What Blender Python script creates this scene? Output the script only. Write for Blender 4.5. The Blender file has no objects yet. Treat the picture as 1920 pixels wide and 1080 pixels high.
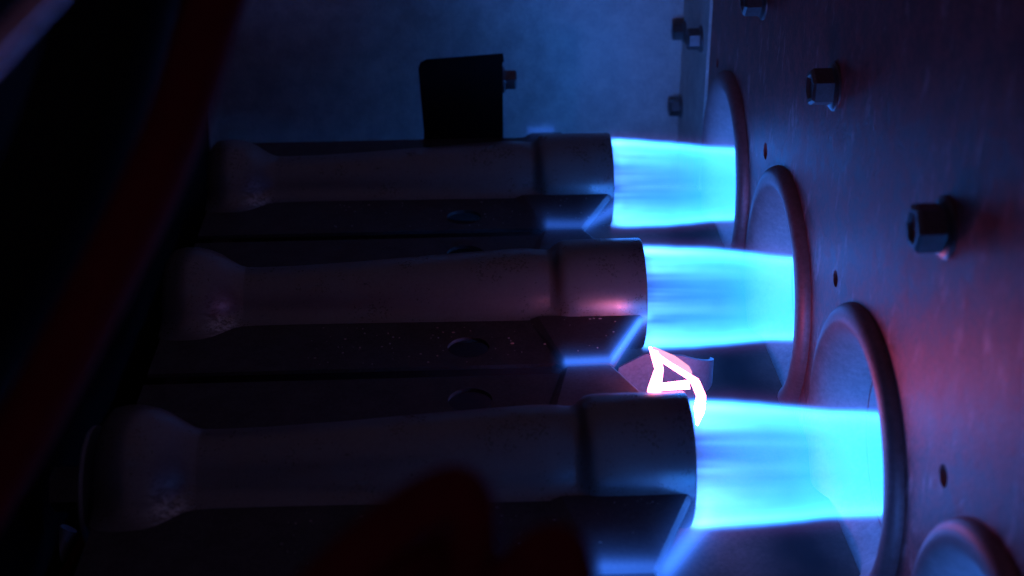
import bpy, bmesh, math, random
from mathutils import Vector, Matrix
random.seed(7)
MM = 0.001
scn = bpy.context.scene

# ------------------------------------------------------------------ camera
F_PX = 2639.8
M3 = ((0.9990044, -0.0443797, -0.0045384),      # rows: image right, image down, forward
      (-0.0242793, -0.4555345, -0.8898870),
      (0.0374255, 0.8891112, -0.4561585))
CAM = Vector((-46.639, -244.992, 167.096))       # millimetres
cd = bpy.data.cameras.new('camera'); cam = bpy.data.objects.new('camera', cd)
scn.collection.objects.link(cam); scn.camera = cam
r_, d_, f_ = (Vector(v) for v in M3)
mw = Matrix((r_, -d_, -f_)).transposed().to_4x4(); mw.translation = CAM * MM
cam.matrix_world = mw
cd.sensor_width = 36.0; cd.lens = 36.0 * F_PX / 1920.0
cd.clip_start = 0.002; cd.clip_end = 20.0
cd.dof.use_dof = True; cd.dof.focus_distance = 0.345; cd.dof.aperture_fstop = 19.0

# ------------------------------------------------------------------ world, exposure, render
w = bpy.data.worlds.new('World'); scn.world = w; w.use_nodes = True
w.node_tree.nodes['Background'].inputs[0].default_value = (0.60, 0.42, 1.0, 1)
w.node_tree.nodes['Background'].inputs[1].default_value = 0.034
scn.view_settings.view_transform = 'Standard'; scn.view_settings.look = 'None'
scn.view_settings.exposure = 0.0; scn.view_settings.gamma = 1.0
scn.cycles.use_denoising = True
scn.cycles.max_bounces = 8; scn.cycles.diffuse_bounces = 4; scn.cycles.glossy_bounces = 4
scn.cycles.sample_clamp_indirect = 6.0
scn.cycles.volume_step_rate = 0.35; scn.cycles.volume_max_steps = 256

S = 76.0                                          # burner pitch
ROW = (152.0, 76.0, 0.0, -76.0)                   # burner axes, far to near
XP = 36.3                                         # face of the port panel
YW = 240.0                                        # back wall

def px(u, v, depth):                              # used once, to measure foreground cables: pixel + distance -> place
    return CAM + (r_ * ((u - 960) / F_PX) + d_ * ((v - 540) / F_PX) + f_) * depth

# ------------------------------------------------------------------ mesh helpers (all in mm)
def link(name, mesh, mat=None, parent=None, loc=None):
    o = bpy.data.objects.new(name, mesh); scn.collection.objects.link(o)
    if mat is not None and mesh is not None and not mesh.materials: mesh.materials.append(mat)
    if parent is not None: o.parent = parent
    if loc is not None: o.location = Vector(loc) * MM
    return o
def to_mesh(bm, name, smooth=None):
    bmesh.ops.scale(bm, vec=(MM,) * 3, verts=bm.verts)
    bmesh.ops.recalc_face_normals(bm, faces=bm.faces)
    me = bpy.data.meshes.new(name); bm.to_mesh(me); bm.free()
    if smooth is not None:
        for p in me.polygons: p.use_smooth = True
        me.set_sharp_from_angle(angle=math.radians(smooth))
    return me
def thing(name, label, cat, loc=(0, 0, 0), group=None, kind=None):
    o = link(name, None, loc=loc); return tag(o, label, cat, group, kind)
def tag(o, label, cat, group=None, kind=None):
    if label: o['label'] = label
    if cat: o['category'] = cat
    if group: o['group'] = group
    if kind: o['kind'] = kind
    return o
def loft(bm, rings, close=True, caps=False):
    vs = [[bm.verts.new(p) for p in r] for r in rings]
    n = len(rings[0])
    for a, b in zip(vs, vs[1:]):
        for i in range(n if close else n - 1):
            j = (i + 1) % n
            bm.faces.new((a[i], a[j], b[j], b[i]))
    if caps: bm.faces.new(vs[0]); bm.faces.new(vs[-1])
    return vs
def lathe(bm, prof, n=64, cy=0.0, cz=0.0, caps=False):      # prof: (x, r) about an axis along X
    rings = [[(x, cy + r * math.cos(2 * math.pi * i / n), cz + r * math.sin(2 * math.pi * i / n)) for i in range(n)] for x, r in prof]
    return loft(bm, rings, True, caps)
def circle(cx, cy, r, n=48): return [(cx + r * math.cos(2 * math.pi * i / n), cy + r * math.sin(2 * math.pi * i / n)) for i in range(n)]
def sheet(loops, t, place, bevel=0.0):
    """flat plate with holes: 2-D loops (first the outline) filled, thickened by t; place maps (a, b, h) to 3-D"""
    bm = bmesh.new(); edges = []
    for lp in loops:
        vs = [bm.verts.new((a, b, 0)) for a, b in lp]
        edges += [bm.edges.new((vs[i], vs[(i + 1) % len(vs)])) for i in range(len(vs))]
    bmesh.ops.triangle_fill(bm, use_beauty=True, use_dissolve=False, edges=edges)
    r = bmesh.ops.extrude_face_region(bm, geom=bm.faces[:])
    for v in r['geom']:
        if isinstance(v, bmesh.types.BMVert): v.co.z += t
    for v in bm.verts: v.co = Vector(place(*v.co))
    return bm
def box(bm, x0, x1, y0, y1, z0, z1, bev=0.0):
    r = bmesh.ops.create_cube(bm, size=1)
    for v in r['verts']:
        v.co = Vector(((x0 + x1) / 2 + v.co.x * (x1 - x0), (y0 + y1) / 2 + v.co.y * (y1 - y0), (z0 + z1) / 2 + v.co.z * (z1 - z0)))
    if bev:
        es = list({e for v in r['verts'] for e in v.link_edges})
        bmesh.ops.bevel(bm, geom=es, offset=bev, segments=2, affect='EDGES', profile=0.6)
def smooth_path(pts, n=10):
    pts = [Vector(p) for p in pts]; P = [pts[0] * 2 - pts[1]] + pts + [pts[-1] * 2 - pts[-2]]; out = []
    for i in range(1, len(P) - 2):
        for k in range(n):
            t = k / n; a, b, c, d = P[i - 1:i + 3]
            out.append(0.5 * ((2 * b) + (c - a) * t + (2 * a - 5 * b + 4 * c - d) * t * t + (3 * b - a - 3 * c + d) * t ** 3))
    return out + [pts[-1]]
def tube(bm, pts, r, n=16, wob=0.0):
    prev = None; rings = []
    for i, p in enumerate(pts):
        t = (pts[min(i + 1, len(pts) - 1)] - pts[max(i - 1, 0)]).normalized()
        a = t.cross(Vector((0, 0, 1))) if prev is None else prev - t * prev.dot(t)
        a.normalize(); prev = a; b = t.cross(a)
        rr = r * (1 + wob * math.sin(i * 1.7))
        rings.append([p + (a * math.cos(2 * math.pi * k / n) + b * math.sin(2 * math.pi * k / n)) * rr for k in range(n)])
    loft(bm, rings, True, True)

# ------------------------------------------------------------------ material helpers
class E:                                           # small expression builder on Math nodes
    def __init__(s, nt, sock): s.nt, s.s = nt, sock
    def _op(s, op, b=None, c=None):
        n = s.nt.nodes.new('ShaderNodeMath'); n.operation = op
        for i, v in enumerate((s, b, c)):
            if v is None: continue
            if isinstance(v, E): s.nt.links.new(v.s, n.inputs[i])
            else: n.inputs[i].default_value = v
        return E(s.nt, n.outputs[0])
    def __add__(s, o): return s._op('ADD', o)
    def __radd__(s, o): return s._op('ADD', o)
    def __sub__(s, o): return s._op('SUBTRACT', o)
    def __rsub__(s, o): return (s * -1.0) + o
    def __mul__(s, o): return s._op('MULTIPLY', o)
    def __rmul__(s, o): return s._op('MULTIPLY', o)
    def __truediv__(s, o): return s._op('DIVIDE', o)
    def sqrt(s): return s._op('SQRT')
    def max(s, v): return s._op('MAXIMUM', v)
    def min(s, v): return s._op('MINIMUM', v)
    def exp(s): return s._op('EXPONENT')
    def gauss(s, sig): q = s * (1.0 / sig); return (q * q * -1.0).exp()
    def step(s, a, b):
        n = s.nt.nodes.new('ShaderNodeMapRange'); n.interpolation_type = 'SMOOTHSTEP'
        s.nt.links.new(s.s, n.inputs['Value'])
        lo, hi, f, t = (a, b, 0.0, 1.0) if a < b else (b, a, 1.0, 0.0)
        n.inputs['From Min'].default_value = lo; n.inputs['From Max'].default_value = hi
        n.inputs['To Min'].default_value = f; n.inputs['To Max'].default_value = t
        return E(s.nt, n.outputs['Result'])
def new_mat(name):
    m = bpy.data.materials.new(name); m.use_nodes = True; nt = m.node_tree; nt.nodes.clear()
    return m, nt, nt.nodes.new('ShaderNodeOutputMaterial')
def coords(nt):
    tc = nt.nodes.new('ShaderNodeTexCoord'); sp = nt.nodes.new('ShaderNodeSeparateXYZ')
    nt.links.new(tc.outputs['Object'], sp.inputs[0])
    return tc, [E(nt, sp.outputs[i]) * 1000.0 for i in range(3)]
def noise(nt, vec, scale, detail=3.0, rough=0.55):
    n = nt.nodes.new('ShaderNodeTexNoise'); n.inputs['Scale'].default_value = scale
    n.inputs['Detail'].default_value = detail; n.inputs['Roughness'].default_value = rough
    nt.links.new(vec, n.inputs['Vector']); return n.outputs['Fac']
def mapping(nt, vec, scale):
    n = nt.nodes.new('ShaderNodeMapping'); n.inputs['Scale'].default_value = scale
    nt.links.new(vec, n.inputs['Vector']); return n.outputs['Vector']
def ramp(nt, fac, stops):
    n = nt.nodes.new('ShaderNodeValToRGB'); nt.links.new(fac, n.inputs[0])
    el = n.color_ramp.elements
    while len(el) < len(stops): el.new(0.5)
    for e, (p, c) in zip(el, stops): e.position = p; e.color = c if len(c) == 4 else (*c, 1)
    return n.outputs['Color']
def metal(name, lo, hi, rough=(0.35, 0.6), metallic=0.85, grain=900.0, bump=0.15, stretch=(1, 1, 1), blotch=60.0, wear=None, tight=0.12):
    m, nt, out = new_mat(name); L = nt.links
    tc = nt.nodes.new('ShaderNodeTexCoord'); v = tc.outputs['Object']
    b = nt.nodes.new('ShaderNodeBsdfPrincipled'); L.new(b.outputs[0], out.inputs['Surface'])
    fine = noise(nt, mapping(nt, v, stretch), grain, 4.0, 0.65); big = noise(nt, v, blotch, 8.0, 0.7)
    mix = E(nt, fine) * 0.45 + E(nt, big) * 0.55
    col = ramp(nt, mix.s, [(0.5 - tight, lo), (0.5 + tight, hi)])
    if wear:
        wv = E(nt, noise(nt, mapping(nt, v, wear[1]), wear[0], 6.0, 0.7)).step(wear[2], wear[2] + 0.12)
        mx = nt.nodes.new('ShaderNodeMix'); mx.data_type = 'RGBA'
        L.new(wv.s, mx.inputs['Factor']); L.new(col, mx.inputs[6]); mx.inputs[7].default_value = (*wear[3], 1); col = mx.outputs[2]
    L.new(col, b.inputs['Base Color']); b.inputs['Metallic'].default_value = metallic
    rg = (E(nt, big) * 0.6 + E(nt, fine) * 0.4) * (2.2 * (rough[1] - rough[0])) + (rough[0] - 0.6 * (rough[1] - rough[0]))
    L.new(rg.max(0.05).s, b.inputs['Roughness'])
    bp = nt.nodes.new('ShaderNodeBump'); bp.inputs['Strength'].default_value = bump; bp.inputs['Distance'].default_value = 0.0003
    L.new(mix.s, bp.inputs['Height']); L.new(bp.outputs[0], b.inputs['Normal'])
    if 'black' in name or 'red' in name or 'shelf' in name: b.inputs['Specular IOR Level'].default_value = 0.10
    return m
M_PANEL = metal('galvanised_panel', (0.29, 0.070, 0.068), (0.56, 0.145, 0.135), (0.33, 0.60), 0.45, 1300, 1.0, (1, 1, 0.55), 170,
                wear=(170.0, (1, 1, 0.45), 0.55, (0.72, 0.30, 0.29)), tight=0.06)
M_COLLAR = metal('rolled_collar', (0.36, 0.16, 0.16), (0.54, 0.255, 0.255), (0.42, 0.6), 0.45, 900, 0.08)
M_WALL = metal('back_sheet', (0.64, 0.60, 0.55), (0.90, 0.85, 0.78), (0.48, 0.66), 0.35, 1400, 0.4, (1, 1, 1), 130, tight=0.08)
M_FLOOR = metal('floor_sheet', (0.08, 0.030, 0.034), (0.14, 0.055, 0.06), (0.55, 0.7), 0.2, 800, 0.1)
M_BURNER = metal('aluminised_burner_steel', (0.28, 0.26, 0.245), (0.36, 0.34, 0.32), (0.20, 0.42), 0.5, 1500, 0.12, (1, 1, 1), 110,
                 wear=(420.0, (0.7, 1, 1), 0.68, (0.36, 0.35, 0.34)))
M_FLANGE = metal('sooty_flange_steel', (0.09, 0.08, 0.08), (0.18, 0.165, 0.16), (0.5, 0.7), 0.4, 1300, 0.2, (1, 1, 1), 150)
M_WING = metal('lit_wing_steel', (0.12, 0.10, 0.105), (0.22, 0.19, 0.195), (0.4, 0.6), 0.5, 1300, 0.15)  # same steel as the flange, base colour lightened for the light on the wings
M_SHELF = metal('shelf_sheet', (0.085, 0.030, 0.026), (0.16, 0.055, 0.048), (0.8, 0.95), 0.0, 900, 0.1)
M_TAB = metal('igniter_tab_steel', (0.24, 0.21, 0.25), (0.38, 0.34, 0.39), (0.4, 0.6), 0.3, 1200, 0.15)
M_SCREW = metal('zinc_screw', (0.20, 0.18, 0.18), (0.34, 0.31, 0.31), (0.28, 0.45), 0.85, 1600, 0.1)
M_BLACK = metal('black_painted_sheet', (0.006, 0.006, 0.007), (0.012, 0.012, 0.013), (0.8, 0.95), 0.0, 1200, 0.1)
M_DARK = metal('dark_pipe', (0.02, 0.02, 0.022), (0.05, 0.05, 0.055), (0.4, 0.6), 0.3, 900, 0.1)
M_TUBE = metal('bare_aluminium_tube', (0.62, 0.36, 0.38), (0.80, 0.48, 0.50), (0.22, 0.34), 0.9, 900, 0.05)
M_RED = metal('red_wire_insulation', (0.14, 0.008, 0.011), (0.20, 0.012, 0.016), (0.75, 0.9), 0.0, 700, 0.05)
M_GREY = metal('pale_zinc_sheet', (0.40, 0.42, 0.45), (0.55, 0.57, 0.60), (0.4, 0.6), 0.5, 900, 0.1)
M_CRUMB = metal('pale_scale_crumbs', (0.45, 0.42, 0.36), (0.80, 0.76, 0.68), (0.6, 0.8), 0.0, 2500, 0.1)

def gap_shade(m):                                                               # shade of the dark gap under each jet, painted into the colour
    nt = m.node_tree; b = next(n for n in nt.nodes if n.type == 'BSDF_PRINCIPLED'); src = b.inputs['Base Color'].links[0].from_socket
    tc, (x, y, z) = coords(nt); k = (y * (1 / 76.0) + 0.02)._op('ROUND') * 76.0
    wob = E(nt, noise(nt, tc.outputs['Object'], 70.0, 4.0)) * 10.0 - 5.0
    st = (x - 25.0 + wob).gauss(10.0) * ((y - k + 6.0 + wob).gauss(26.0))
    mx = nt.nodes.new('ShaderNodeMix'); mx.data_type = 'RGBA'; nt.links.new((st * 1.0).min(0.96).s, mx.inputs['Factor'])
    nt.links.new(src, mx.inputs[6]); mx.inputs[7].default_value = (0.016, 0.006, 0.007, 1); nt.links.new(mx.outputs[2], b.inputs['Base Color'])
gap_shade(M_SHELF)
def bell_glint(m):                                                              # flame glint painted into the colour where the bell meets the tube
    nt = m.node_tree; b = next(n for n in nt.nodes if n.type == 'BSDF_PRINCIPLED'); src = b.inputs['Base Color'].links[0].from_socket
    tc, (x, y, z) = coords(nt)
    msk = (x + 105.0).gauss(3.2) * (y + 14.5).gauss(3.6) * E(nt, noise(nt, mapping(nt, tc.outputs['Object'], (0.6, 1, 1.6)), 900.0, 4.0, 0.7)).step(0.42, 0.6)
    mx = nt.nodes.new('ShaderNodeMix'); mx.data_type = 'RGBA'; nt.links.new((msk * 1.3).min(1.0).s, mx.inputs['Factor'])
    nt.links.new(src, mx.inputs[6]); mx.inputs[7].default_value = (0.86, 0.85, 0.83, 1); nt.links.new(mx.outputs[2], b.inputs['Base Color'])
bell_glint(M_BURNER)
BASE = (0.002, 0.66, 3.3)
SHEATH = (0.030, 0.69, 3.3)
def emit_volume(nt, out, dens, col=BASE):
    e = nt.nodes.new('ShaderNodeEmission'); e.inputs['Color'].default_value = (*col, 1)
    nt.links.new(dens.s, e.inputs['Strength']); nt.links.new(e.outputs[0], out.inputs['Volume'])
def flame_mat(name, seed, gain=1.0):
    m, nt, out = new_mat(name); tc, (x, y, z) = coords(nt)
    z = z + x * 0.030 + 1.3                                            # the jet sags a little
    r = (y * y + z * z).sqrt().max(0.05)
    R = x * -0.055 + (x - 14.0).gauss(14.0) * 0.5 + 13.9               # outer radius along the jet
    cw = nt.nodes.new('ShaderNodeCombineXYZ')                           # slow ragged wobble of the border
    for i, q in enumerate((x * 0.045 + seed * 5.3, y * 0.05, z * 0.05)): nt.links.new(q.s, cw.inputs[i])
    R = R + E(nt, noise(nt, cw.outputs[0], 1.6, 2.0, 0.5)) * 1.5 - 0.75
    d = r - (R - 1.6)                                                  # distance from the luminous sheath
    comb = nt.nodes.new('ShaderNodeCombineXYZ')                        # filaments: fixed angle, long in x
    inv = r._op('POWER', -1.0) * 2.3
    for i, q in enumerate((x * 0.012 + seed * 3.7, y * inv, z * inv)): nt.links.new(q.s, comb.inputs[i])
    fil = E(nt, noise(nt, comb.outputs[0], 1.15, 2.0, 0.5)).step(0.38, 0.62)
    near = (x * (-1 / 11.0)).exp()                                     # strong at the burner mouth
    streak = fil * 1.9 * near + (1.0 - near) * 0.9 + 0.10 * near
    rise = x.step(0.0, 3.0) * 0.5 + 0.5
    sheath = d.gauss(0.95) * streak * rise * ((z * z) / (r * r) * 0.85 + 0.52) * 265.0
    inner = x.step(18.0, 40.0) * r.step(12.0, 4.0) * 34.0 + r.step(13.0, 6.0) * 3.0
    halo = (r - R).gauss(1.7) * 5.0
    cut = (r - R).step(1.5, -1.0); tail = x.step(74.0, 48.0)
    # two emitters: blue-cyan body and a faint violet outer skin
    e1 = nt.nodes.new('ShaderNodeEmission'); e1.inputs[0].default_value = (*BASE, 1)
    nt.links.new((inner * cut * tail * gain).s, e1.inputs[1])
    e3 = nt.nodes.new('ShaderNodeEmission'); e3.inputs[0].default_value = (*SHEATH, 1)
    nt.links.new((sheath * cut * tail * gain).s, e3.inputs[1])
    e4 = nt.nodes.new('ShaderNodeEmission'); e4.inputs[0].default_value = (0.95, 0.40, 0.65, 1)   # paler filaments
    nt.links.new((d.gauss(0.9) * ((fil * near * 0.9) + 0.07) * rise * cut * tail * 75.0).s, e4.inputs[1])
    a4 = nt.nodes.new('ShaderNodeAddShader'); nt.links.new(e3.outputs[0], a4.inputs[0]); nt.links.new(e4.outputs[0], a4.inputs[1]); e3 = a4
    a3 = nt.nodes.new('ShaderNodeAddShader'); nt.links.new(e1.outputs[0], a3.inputs[0]); nt.links.new(e3.outputs[0], a3.inputs[1])
    e2 = nt.nodes.new('ShaderNodeEmission'); e2.inputs[0].default_value = (0.36, 0.16, 1.0, 1)
    nt.links.new((halo * tail * gain).s, e2.inputs[1])
    a = nt.nodes.new('ShaderNodeAddShader'); nt.links.new(a3.outputs[0], a.inputs[0]); nt.links.new(e2.outputs[0], a.inputs[1])
    nt.links.new(a.outputs[0], out.inputs['Volume'])
    return m
def segment_flame_mat(name, pts, sig, gain, col=(0.05, 0.24, 1.3)):
    """thin flame hugging a polyline (mm): gaussian of the distance to it, taller upwards than sideways"""
    m, nt, out = new_mat(name); tc, (x, y, z) = coords(nt)
    best = None
    for (a, b) in zip(pts, pts[1:]):
        d = [b[i] - a[i] for i in range(3)]; l2 = sum(q * q for q in d)
        p = [x - a[0], y - a[1], z - a[2]]
        t = ((p[0] * d[0] + p[1] * d[1] + p[2] * d[2]) * (1 / l2)).max(0.0).min(1.0)
        q = [p[i] - t * d[i] for i in range(3)]
        dd = q[0] * q[0] + q[1] * q[1] + q[2] * q[2] * 0.55
        best = dd if best is None else best.min(dd)
    emit_volume(nt, out, (best * (-1.0 / (sig * sig))).exp() * gain + (best * (-1.0 / (5.5 * sig * sig))).exp() * (gain * 0.10), col)
    return m
def glow_mat(name, col, s):
    m, nt, out = new_mat(name); tc = nt.nodes.new('ShaderNodeTexCoord')
    e = nt.nodes.new('ShaderNodeEmission'); e.inputs[0].default_value = (*col, 1)
    f = E(nt, noise(nt, tc.outputs['Object'], 350.0, 2.0)) * 0.5 + 0.75
    nt.links.new((f * s).s, e.inputs[1]); nt.links.new(e.outputs[0], out.inputs['Surface'])
    return m
M_HOT = glow_mat('white_hot_ceramic', (1.0, 0.20, 0.38), 20.0)
M_WARM = glow_mat('pink_hot_ceramic', (1.0, 0.38, 0.62), 1.4)

# ------------------------------------------------------------------ port panel with its rolled collars
panel = thing('port_panel', 'upright galvanised steel panel with round flame ports and hex screws', 'panel')
RF = 32.2
holes = [circle(y, 0, RF - 1.0, 96) for y in ROW]
small = [(104.5, 27.2), (28.8, 27.0), (-46.4, 26.6), (178.7, 27.6)]
for (hy, hz), rr in zip(small, (2.3, 1.9, 2.1, 1.6)): holes.append(circle(hy, hz, rr, 20))
bm = sheet([[(-190, -95), (YW - 1.0, -95), (YW - 1.0, 150), (-190, 150)]] + holes, 1.0, lambda a, b, h: (XP + h, a, b))
link('panel_sheet', to_mesh(bm, 'panel_sheet', 20), M_PANEL, panel)
prof = []
for k in range(9):                                                    # bead: foot -> crest
    t = k / 8; prof.append((XP - 3.0 * math.sin(t * math.pi / 2) ** 0.9, RF - 3.2 * (1 - math.cos(t * math.pi / 2))))
c0 = prof[-1]
for k in range(1, 13):                                                # crest -> funnel
    t = k / 12; prof.append((c0[0] + 11.0 * t ** 1.7, c0[1] - 8.4 * t ** 0.85))
me_c = bmesh.new(); lathe(me_c, [(XP + 0.4, RF)] + prof, 96); me_c = to_mesh(me_c, 'port_collar', 50)
e = prof[-1]
me_t = bmesh.new(); lathe(me_t, [(e[0] - 0.05, e[1] + 0.25), (e[0] + 0.25, e[1] - 0.35), (e[0] + 0.6, e[1] - 0.45), (XP + 70, e[1] - 1.2), (XP + 72, 0.5)], 96); me_t = to_mesh(me_t, 'throat_tube', 40)
for y in ROW:
    c = link('port_collar', me_c, M_COLLAR, panel, (0, y, 0)); link('throat_tube', me_t, M_COLLAR, c)

# hex washer head screw: axis along -X
bm = bmesh.new(); lathe(bm, [(0, 6.0), (-0.5, 6.0), (-1.1, 5.3), (-1.3, 4.0)], 40, caps=True); me_w = to_mesh(bm, 'washer_face', 35)
bm = bmesh.new()
hexr = lambda x, r: [(x, r * math.cos(math.pi / 3 * i + 0.35), r * math.sin(math.pi / 3 * i + 0.35)) for i in range(6)]
vs = loft(bm, [hexr(-1.2, 4.75), hexr(-5.6, 4.75), hexr(-6.3, 4.1), hexr(-6.3, 3.2), hexr(-5.7, 2.6)], True, True)
me_h = to_mesh(bm, 'hex_head')
def screw(parent, loc, s=1.0, rot=0.0, tilt=None):
    o = link('hex_screw', me_h, M_SCREW, parent, loc); o.scale = (s,) * 3; o.rotation_euler = (rot, 0, 0)
    if tilt: o.rotation_euler = tilt
    link('washer', me_w, M_SCREW, o)
    return o
for (y, z, s, ro) in ((45.0, 65.8, 0.9, 0.2), (-30.5, 66.6, 0.92, 0.55), (121.0, 63.9, 0.9, 0.9)): screw(panel, (XP, y, z), s, ro)

# ------------------------------------------------------------------ back wall with its side flange, floor sheet
bm = sheet([[(-260, -95), (XP + 1.0, -95), (XP + 1.0, 150), (-260, 150)]], 1.0, lambda a, b, h: (a, YW + h, b))
wall = link('back_wall', to_mesh(bm, 'back_wall'), M_WALL); tag(wall, 'dull blue lit sheet metal wall behind the burner row', 'wall', kind='structure')
bm = sheet([[(190.5, -94), (YW - 0.2, -94), (YW - 0.2, 149), (190.5, 149)]], 0.9, lambda a, b, h: (XP - 1.2 + h, a, b))
link('side_flange', to_mesh(bm, 'side_flange'), M_WALL, wall)
for (y, z, s, ro) in ((203.0, 28.0, 0.75, 0.1), (235.5, 20.5, 0.68, 0.4), (235.5, -7.5, 0.68, 0.8)): screw(wall, (XP - 1.2, y, z), s, ro)

bm = sheet([[(-240, -190), (XP - 0.3, -190), (XP - 0.3, YW - 0.3), (-240, YW - 0.3)]], 1.0, lambda a, b, h: (a, b, -52.0 + h))
floor = link('floor_sheet', to_mesh(bm, 'floor_sheet'), M_FLOOR); tag(floor, 'dark sooty metal floor deep below the burners and ports', 'floor', kind='structure')

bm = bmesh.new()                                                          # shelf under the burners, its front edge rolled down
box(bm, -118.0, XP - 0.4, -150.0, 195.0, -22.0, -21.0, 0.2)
shelf = link('burner_shelf', to_mesh(bm, 'burner_shelf', 40), M_SHELF); tag(shelf, 'sheet metal shelf under the burners with painted shade below the flames', 'shelf', kind='structure')
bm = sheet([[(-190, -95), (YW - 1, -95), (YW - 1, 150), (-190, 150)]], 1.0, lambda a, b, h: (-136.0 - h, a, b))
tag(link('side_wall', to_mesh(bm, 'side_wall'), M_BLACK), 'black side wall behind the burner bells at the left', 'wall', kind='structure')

# ------------------------------------------------------------------ burners (master at the origin: mouth at x = 0, axis along X)
PROF = [(-120.2, 11.0, 17.5), (-119.6, 12.6, 18.6), (-118.2, 14.0, 19.5), (-115.5, 14.6, 20), (-112.5, 14.4, 20), (-109.5, 13.7, 19.6), (-107, 12.6, 18.4),
        (-104.5, 10.9, 16.2), (-102.3, 9.6, 14.3), (-100.5, 9.1, 13.6), (-97, 9.0, 13.3), (-88, 9.15, 13.2), (-72, 9.9, 13.4), (-58, 10.8, 13.6), (-43, 11.7, 13.9), (-32, 12.25, 14.1),
        (-29.0, 12.25, 14.1), (-26.5, 12.05, 14.1), (-25.0, 11.85, 14.1), (-24.2, 11.8, 14.1), (-23.3, 11.95, 14.1), (-22.2, 12.9, 14.15), (-21.0, 13.8, 14.2), (-19.5, 14.15, 14.3), (-17, 14.25, 14.35), (-8, 14.3, 14.4), (-0.4, 14.3, 14.4), (0, 14.1, 14.25)]
def section(x, r, w):
    half = []
    a0 = math.radians(24 if w > r + 0.6 else 6)
    for k in range(17):
        a = a0 + (math.pi / 2 - a0) * (1 - k / 16); half.append((r * math.cos(a), r * math.sin(a)))     # from top down to a0
    P0 = Vector(half[-1]); P2 = Vector((w, 0.55)); P1 = Vector((r * 1.0, 1.1)) if w > r + 0.6 else (P0 + P2) / 2
    for k in range(1, 6):
        t = k / 5; q = P0 * (1 - t) ** 2 + P1 * 2 * t * (1 - t) + P2 * t * t; half.append(tuple(q))
    right = half; left = [(-a, b) for a, b in reversed(half[1:])]
    up = left + right                                                      # left base -> top -> right base
    low = [(a, -b) for a, b in reversed(up)]
    return [(x, a, b) for a, b in up + low]
def shell(name, lo, hi, smooth):
    bm = bmesh.new(); pr = [p for p in PROF if lo <= p[0] <= hi]
    dense = []
    for p, q in zip(pr, pr[1:]):
        n = max(1, int((q[0] - p[0]) / 4))
        for k in range(n): t = k / n; dense.append(tuple(p[i] * (1 - t) + q[i] * t for i in range(3)))
    dense.append(pr[-1])
    loft(bm, [section(*p) for p in dense]); return to_mesh(bm, name, smooth)
me_head = shell('burner_head', -24.2, 0.0, 38); me_vent = shell('venturi_tube', -100.5, -24.2, 38); me_bell = shell('bell_mouth', -121, -100.5, 45)
HW = 35.6
fl_out = [(-119.5, -HW), (-24.5, -HW), (-22.0, -37.6), (-11.2, -37.6), (-1.0, -14.2), (-1.0, 14.2), (-11.2, 37.6), (-22.0, 37.6), (-24.5, HW), (-119.5, HW)]
bm = sheet([fl_out, circle(-44.8, -26.8, 5.0, 32), circle(-44.8, 25.2, 5.0, 32)], 1.0, lambda a, b, h: (a, b, h - 0.5)); me_fl = to_mesh(bm, 'flange')
def pad_mesh(sgn):                                                         # embossed carry-over channel out to the wing tip
    bm = bmesh.new()
    lo = [(-29.5, 14.0), (-23.2, 37.5), (-11.0, 37.5), (-0.8, 14.0)]; hi = [(-27.3, 13.6), (-21.8, 37.5), (-12.0, 37.5), (-1.6, 13.6)]
    loft(bm, [[(a, sgn * b, 0.52) for a, b in lo], [(a, sgn * b, 1.3) for a, b in hi]], True, True)
    loft(bm, [[(a, sgn * b, -0.52) for a, b in lo], [(a, sgn * b, -1.3) for a, b in hi]], True, True)
    bmesh.ops.recalc_face_normals(bm, faces=bm.faces)
    return to_mesh(bm, 'carryover_wing')
me_wing = (pad_mesh(1), pad_mesh(-1))
bm = bmesh.new()
for s in (-1, 1): lathe(bm, [(-6.0 + s * 0.2, 11.0), (-1.5 + s * 0.2, 11.0)], 40)
lathe(bm, [(-4.0, 14.0), (-4.0, 3.0), (-3.2, 3.0), (-3.2, 14.0)], 40); me_ins = to_mesh(bm, 'flame_holder', 30)
B_LAB = ('dark steel gas burner farthest away, nearest the back wall, black bracket behind it',
         'dark steel gas burner second from the back wall, purple lit, above the glowing igniter',
         'large dark steel gas burner lowest in view, below the glowing igniter',
         'dark steel gas burner nearest the camera, its port cut by the lower right corner')
F_LAB = ('blue gas flame highest in view, entering the port farthest away', 'blue gas flame in the middle of the column of three, just above the igniter',
         'largest blue gas flame, lowest in full view, below the white glowing igniter', 'blue gas flame below the picture, in front of the lower right port')
for i, y in enumerate(ROW):
    b = thing('gas_burner', B_LAB[i], 'burner', (0, y, 0), 'row of gas burners')
    link('burner_head', me_head, M_BURNER, b); link('venturi_tube', me_vent, M_BURNER, b); link('bell_mouth', me_bell, M_BURNER, b)
    f = link('flange', me_fl, M_FLANGE, b)
    for mw_ in me_wing: link('carryover_wing', mw_, M_WING, b)
    link('flame_holder', me_ins, M_FLANGE, b)

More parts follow.
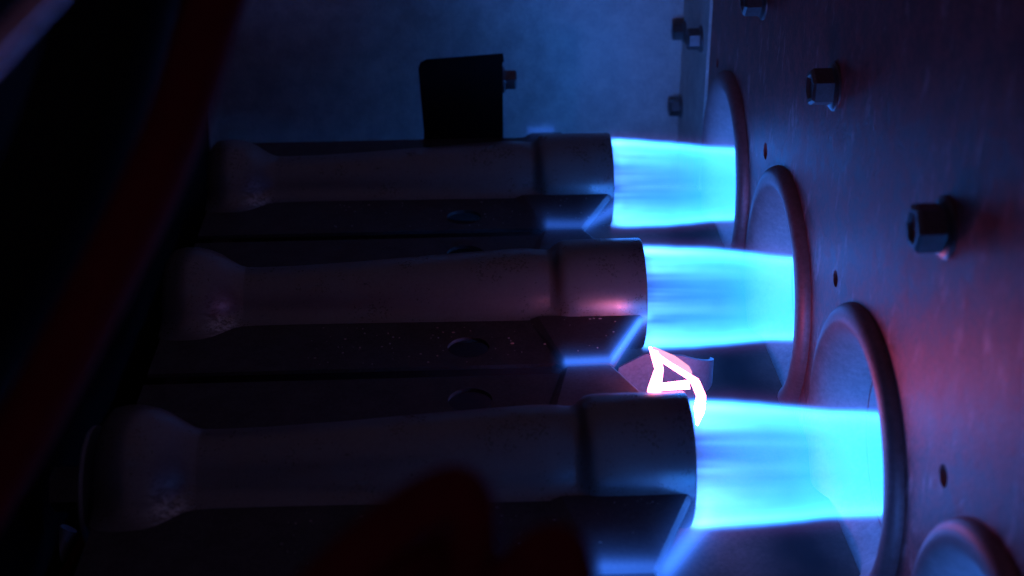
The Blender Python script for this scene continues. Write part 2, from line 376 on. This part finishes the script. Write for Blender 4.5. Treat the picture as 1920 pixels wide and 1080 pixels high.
# ------------------------------------------------------------------ flames
for i, y in enumerate(ROW):
    bm = bmesh.new(); lathe(bm, [(0.3, 17.6), (20, 17.4), (45, 15.8), (75, 14)], 40, cz=-1.6, caps=True)
    o = link('gas_flame', to_mesh(bm, 'gas_flame', 60), flame_mat('flame_gas', i + 1.0), None, (0, y, 0))
    tag(o, F_LAB[i], 'flame', 'row of gas flames')
def wing_flame(y, label, pts, sig, gain):
    bm = bmesh.new(); P = [Vector(p) for p in pts]
    lo = [min(p[k] for p in P) - 4.6 * sig * (1.35 if k == 2 else 1) for k in range(3)]; hi = [max(p[k] for p in P) + 4.6 * sig * (1.35 if k == 2 else 1) for k in range(3)]
    box(bm, lo[0], hi[0], lo[1], hi[1], lo[2], hi[2])
    o = link('carryover_flame', to_mesh(bm, 'carryover_flame'), segment_flame_mat('flame_wing', pts, sig, gain), None, (0, y, 0))
    tag(o, label, 'flame', 'small flames on the burner wings')
wing_flame(114, 'small blue flame on the wing tips between the two farthest burners', [(-21, 0, 2.6), (-11.0, 0, 2.2), (-0.5, 15, 0.5), (1.5, 20, 0)], 1.2, 110)
wing_flame(38, 'thin bright blue flame along the wing edge beside the igniter', [(-22, 0, 2.2), (-11.5, 0, 2.4), (-2.5, 19, 2.2), (0.5, 23, 1)], 0.85, 400)
wing_flame(-38, 'blue flame on the wing edge at the bottom edge of the picture', [(-21, 0, 1.6), (-10.0, 0, 1.0), (0.5, 17, -0.5), (2, 22, -1)], 1.6, 190)
wing_flame(190, 'faint blue flame showing over the far side of the farthest burner head', [(-22, 0, 2.0), (-15, 0, 2.0)], 1.0, 90)

# ------------------------------------------------------------------ glowing igniter between the second and third burners
ig = thing('hot_igniter', 'white hot glowing pink edged igniter loop between the two nearest flames', 'igniter')
def on_y(u, v, Y):
    d = r_ * ((u - 960) / F_PX) + d_ * ((v - 540) / F_PX) + f_
    return CAM + d * ((Y - CAM.y) / d.y)
def ribbon(name, outer, inner, th, mat):
    """closed strip given by its two long edges, thickened away from the viewer's side along Y"""
    bm = bmesh.new(); n = len(outer); off = Vector((0, th, 0.25 * th))
    rings = []
    for a, b in zip(outer, inner): rings.append([a, b, b + off, a + off])
    loft(bm, rings, True, True)
    bmesh.ops.bevel(bm, geom=bm.edges[:], offset=0.08, segments=1, affect='EDGES')
    return link(name, to_mesh(bm, name), mat, ig)
Y1 = 24.0
ribbon('element_strut', [on_y(1217, 653, Y1), on_y(1228, 694, Y1), on_y(1216, 728, Y1), on_y(1213, 742, Y1)], [on_y(1235, 657, Y1), on_y(1244, 692, Y1), on_y(1240, 726, Y1), on_y(1238, 742, Y1)], 0.5, M_HOT)
ribbon('element_strut', [on_y(1239, 721, Y1), on_y(1292, 715, Y1)], [on_y(1239, 733, Y1), on_y(1294, 730, Y1)], 0.5, M_HOT)
ribbon('element_band', [on_y(1219, 653, Y1 - .3), on_y(1252, 678, Y1 - .4), on_y(1290, 701, Y1 - 1), on_y(1311, 714, 22), on_y(1324, 744, 19), on_y(1321, 772, 16), on_y(1309, 798, 14)],
       [on_y(1223, 664, Y1 - .3), on_y(1247, 684, Y1 - .4), on_y(1289, 711, Y1 - 1), on_y(1296, 720, 22), on_y(1306, 744, 19), on_y(1302, 767, 16), on_y(1306, 797, 14)], 0.5, M_HOT)
ribbon('element_edge', [on_y(1226, 652, Y1), on_y(1266, 669, Y1), on_y(1292, 688, Y1 - .5), on_y(1298, 699, Y1 - .5)], [on_y(1222, 655, Y1), on_y(1253, 677, Y1), on_y(1289, 700, Y1 - .5), on_y(1296, 704, Y1 - .5)], 0.4, M_WARM)

bm = bmesh.new(); YT = 44.0                                               # folded metal tab that carries the element
ta, tb, tc_ = on_y(1160, 690, YT), on_y(1212, 664, YT), on_y(1282, 668, YT)
zb = ta.z - 9.0; cols = [(ta.x, YT, ta.z), ((ta.x + tb.x) / 2, YT, (ta.z + tb.z) / 2), (tb.x, YT, tb.z), ((tb.x + tc_.x) / 2, YT, (tb.z + tc_.z) / 2), (tc_.x, YT, tc_.z)]
for k in range(1, 9):
    t = math.pi / 2 * k / 8; cols.append((tc_.x + 9.0 * math.sin(t), YT + 9.0 * (1 - math.cos(t)), tc_.z - 0.75 * k))
back = [(x - (0.7 if i > 8 else 0), y + 0.7, z) for i, (x, y, z) in enumerate(cols)]
loft(bm, [[(x, y, z), (x, y, zb), (X2, Y2, zb), (X2, Y2, Z2)] for (x, y, z), (X2, Y2, Z2) in zip(cols, back)], True, True)
link('mounting_tab', to_mesh(bm, 'mounting_tab', 40), M_TAB, ig)

# ------------------------------------------------------------------ black bracket behind the farthest burner
br = thing('mounting_bracket', 'matt black sheet bracket standing behind the farthest burner', 'bracket')
bm = sheet([[(-56.6, -0.5), (-57.9, 25.5), (-57.2, 27.3), (-55.4, 28.3), (-31.0, 29.8), (-30.7, 27.6), (-31.2, 27.0), (-31.2, -0.5)]], 1.2, lambda a, b, h: (a, 184.5 + h, b))
link('bracket_plate', to_mesh(bm, 'bracket_plate'), M_BLACK, br)
bm = bmesh.new(); box(bm, -57.0, -31.4, 180.5, 190.5, 0.55, 1.7, 0.3); link('bracket_foot', to_mesh(bm, 'bracket_foot'), M_FLANGE, br)
bm = bmesh.new(); box(bm, -32.4, -31.2, 185.8, 194, 0.6, 26.5, 0.2); link('bracket_side', to_mesh(bm, 'bracket_side'), M_BLACK, br)
screw(br, (-31.1, 190.0, 19.5), 0.72, tilt=(0, 0, math.pi))

# ------------------------------------------------------------------ orifice end of the third burner, wires and cables near the lens
a = thing('air_shutter', 'pale curved shutter disc behind the bell of the lowest burner', 'shutter', (-123.6, 0, -3.0))
bm = bmesh.new(); lathe(bm, [(0, 4.0), (0.0, 12.6), (0.4, 13.0), (1.2, 13.0), (1.2, 4.0)], 56); link('shutter_disc', to_mesh(bm, 'shutter_disc', 35), M_GREY, a)
bm = bmesh.new(); lathe(bm, [(-8, 4.6), (2, 4.6), (2.6, 3.0), (3.0, 1.2)], 6, caps=True); link('orifice_spud', to_mesh(bm, 'orifice_spud'), M_SCREW, a)
def cable(name, pix, r, mat, label, cat, group=None):
    bm = bmesh.new(); tube(bm, smooth_path([px(*p) for p in pix], 8), r, 18)
    return tag(link(name, to_mesh(bm, name, 60), mat), label, cat, group)
cable('red_cable', [(445, -120, 150), (392, 40, 148), (335, 220, 146), (258, 400, 144), (160, 590, 142), (60, 780, 142), (-60, 980, 142)], 3.1, M_RED, 'dark red blurred cable slanting down the left side close to the lens', 'cable')
cable('black_hose', [(250, -160, 156), (205, 60, 154), (130, 300, 152), (20, 520, 150), (-120, 720, 150)], 6.4, M_BLACK, 'thick black blurred hose left of the dark red cable', 'hose')
cable('metal_tube', [(160, -79, 103.1), (70, 15, 97.7), (-20, 109, 92.3), (-110, 203, 86.9)], 0.8, M_TUBE, 'blurred shiny metal tube crossing the top left corner', 'tube')
cable('red_wire', [(520, 1190, 118), (670, 1040, 118), (790, 950, 118), (858, 925, 118), (885, 990, 118), (885, 1190, 118)], 2.3, M_RED, 'taller dark red wire loop blurred at the bottom edge', 'wire', 'red wire loops near the lens')
cable('red_wire', [(650, 1190, 124), (740, 1080, 124), (800, 1030, 124), (830, 1060, 124), (832, 1190, 124)], 1.9, M_RED, 'dark red wire nested inside the taller wire loop', 'wire', 'red wire loops near the lens')
cable('red_wire', [(880, 1190, 116), (975, 1075, 116), (1035, 1030, 116), (1065, 1070, 116), (1068, 1190, 116)], 2.2, M_RED, 'shorter dark red wire loop right of the taller loop, at the bottom edge', 'wire', 'red wire loops near the lens')
cable('lead_wire', [(205, 930, 315), (165, 1000, 312), (105, 1100, 309)], 1.1, M_RED, 'upper of two thin red leads beside the lowest burner bell', 'wire', 'thin red leads at lower left')
cable('lead_wire', [(215, 965, 312), (185, 1020, 309), (140, 1100, 306)], 1.1, M_RED, 'lower of two thin red leads beside the lowest burner bell', 'wire', 'thin red leads at lower left')
bm = bmesh.new(); tube(bm, [px(128, 990, 312), px(118, 1012, 312), px(104, 1046, 312)], 2.1, 14)
tag(link('wire_terminal', to_mesh(bm, 'wire_terminal', 60), M_GREY), 'pale stubby wire terminal in the lower left corner', 'terminal')

# ------------------------------------------------------------------ crumbs of scale lying on the flanges
bm = bmesh.new()
for y in ROW[:3]:
    for k in range(110):
        x = -8 - 75 * random.random() ** 1.3; yy = y - random.uniform(15.5, 34)
        if -33 < x < -8 and yy < y - 18 and random.random() < .7: continue
        if (x + 44.8) ** 2 + (yy - y + 26.8) ** 2 < 36: continue
        s = 0.10 + 0.20 * random.random() ** 2.2 * (1.9 if random.random() < .07 else 1)
        r = bmesh.ops.create_icosphere(bm, subdivisions=1, radius=s)
        sx = random.uniform(.7, 1.8)
        z0 = 1.35 if x > -22 else 0.52
        for v in r['verts']:
            v.co = Vector((x + v.co.x * sx + random.uniform(-.06, .06), yy + v.co.y / sx + random.uniform(-.06, .06), z0 + s * .5 + v.co.z * .7))
tag(link('scale_crumbs', to_mesh(bm, 'scale_crumbs'), M_CRUMB), 'pale crumbs of scale scattered over the burner flanges', 'crumbs', kind='stuff')
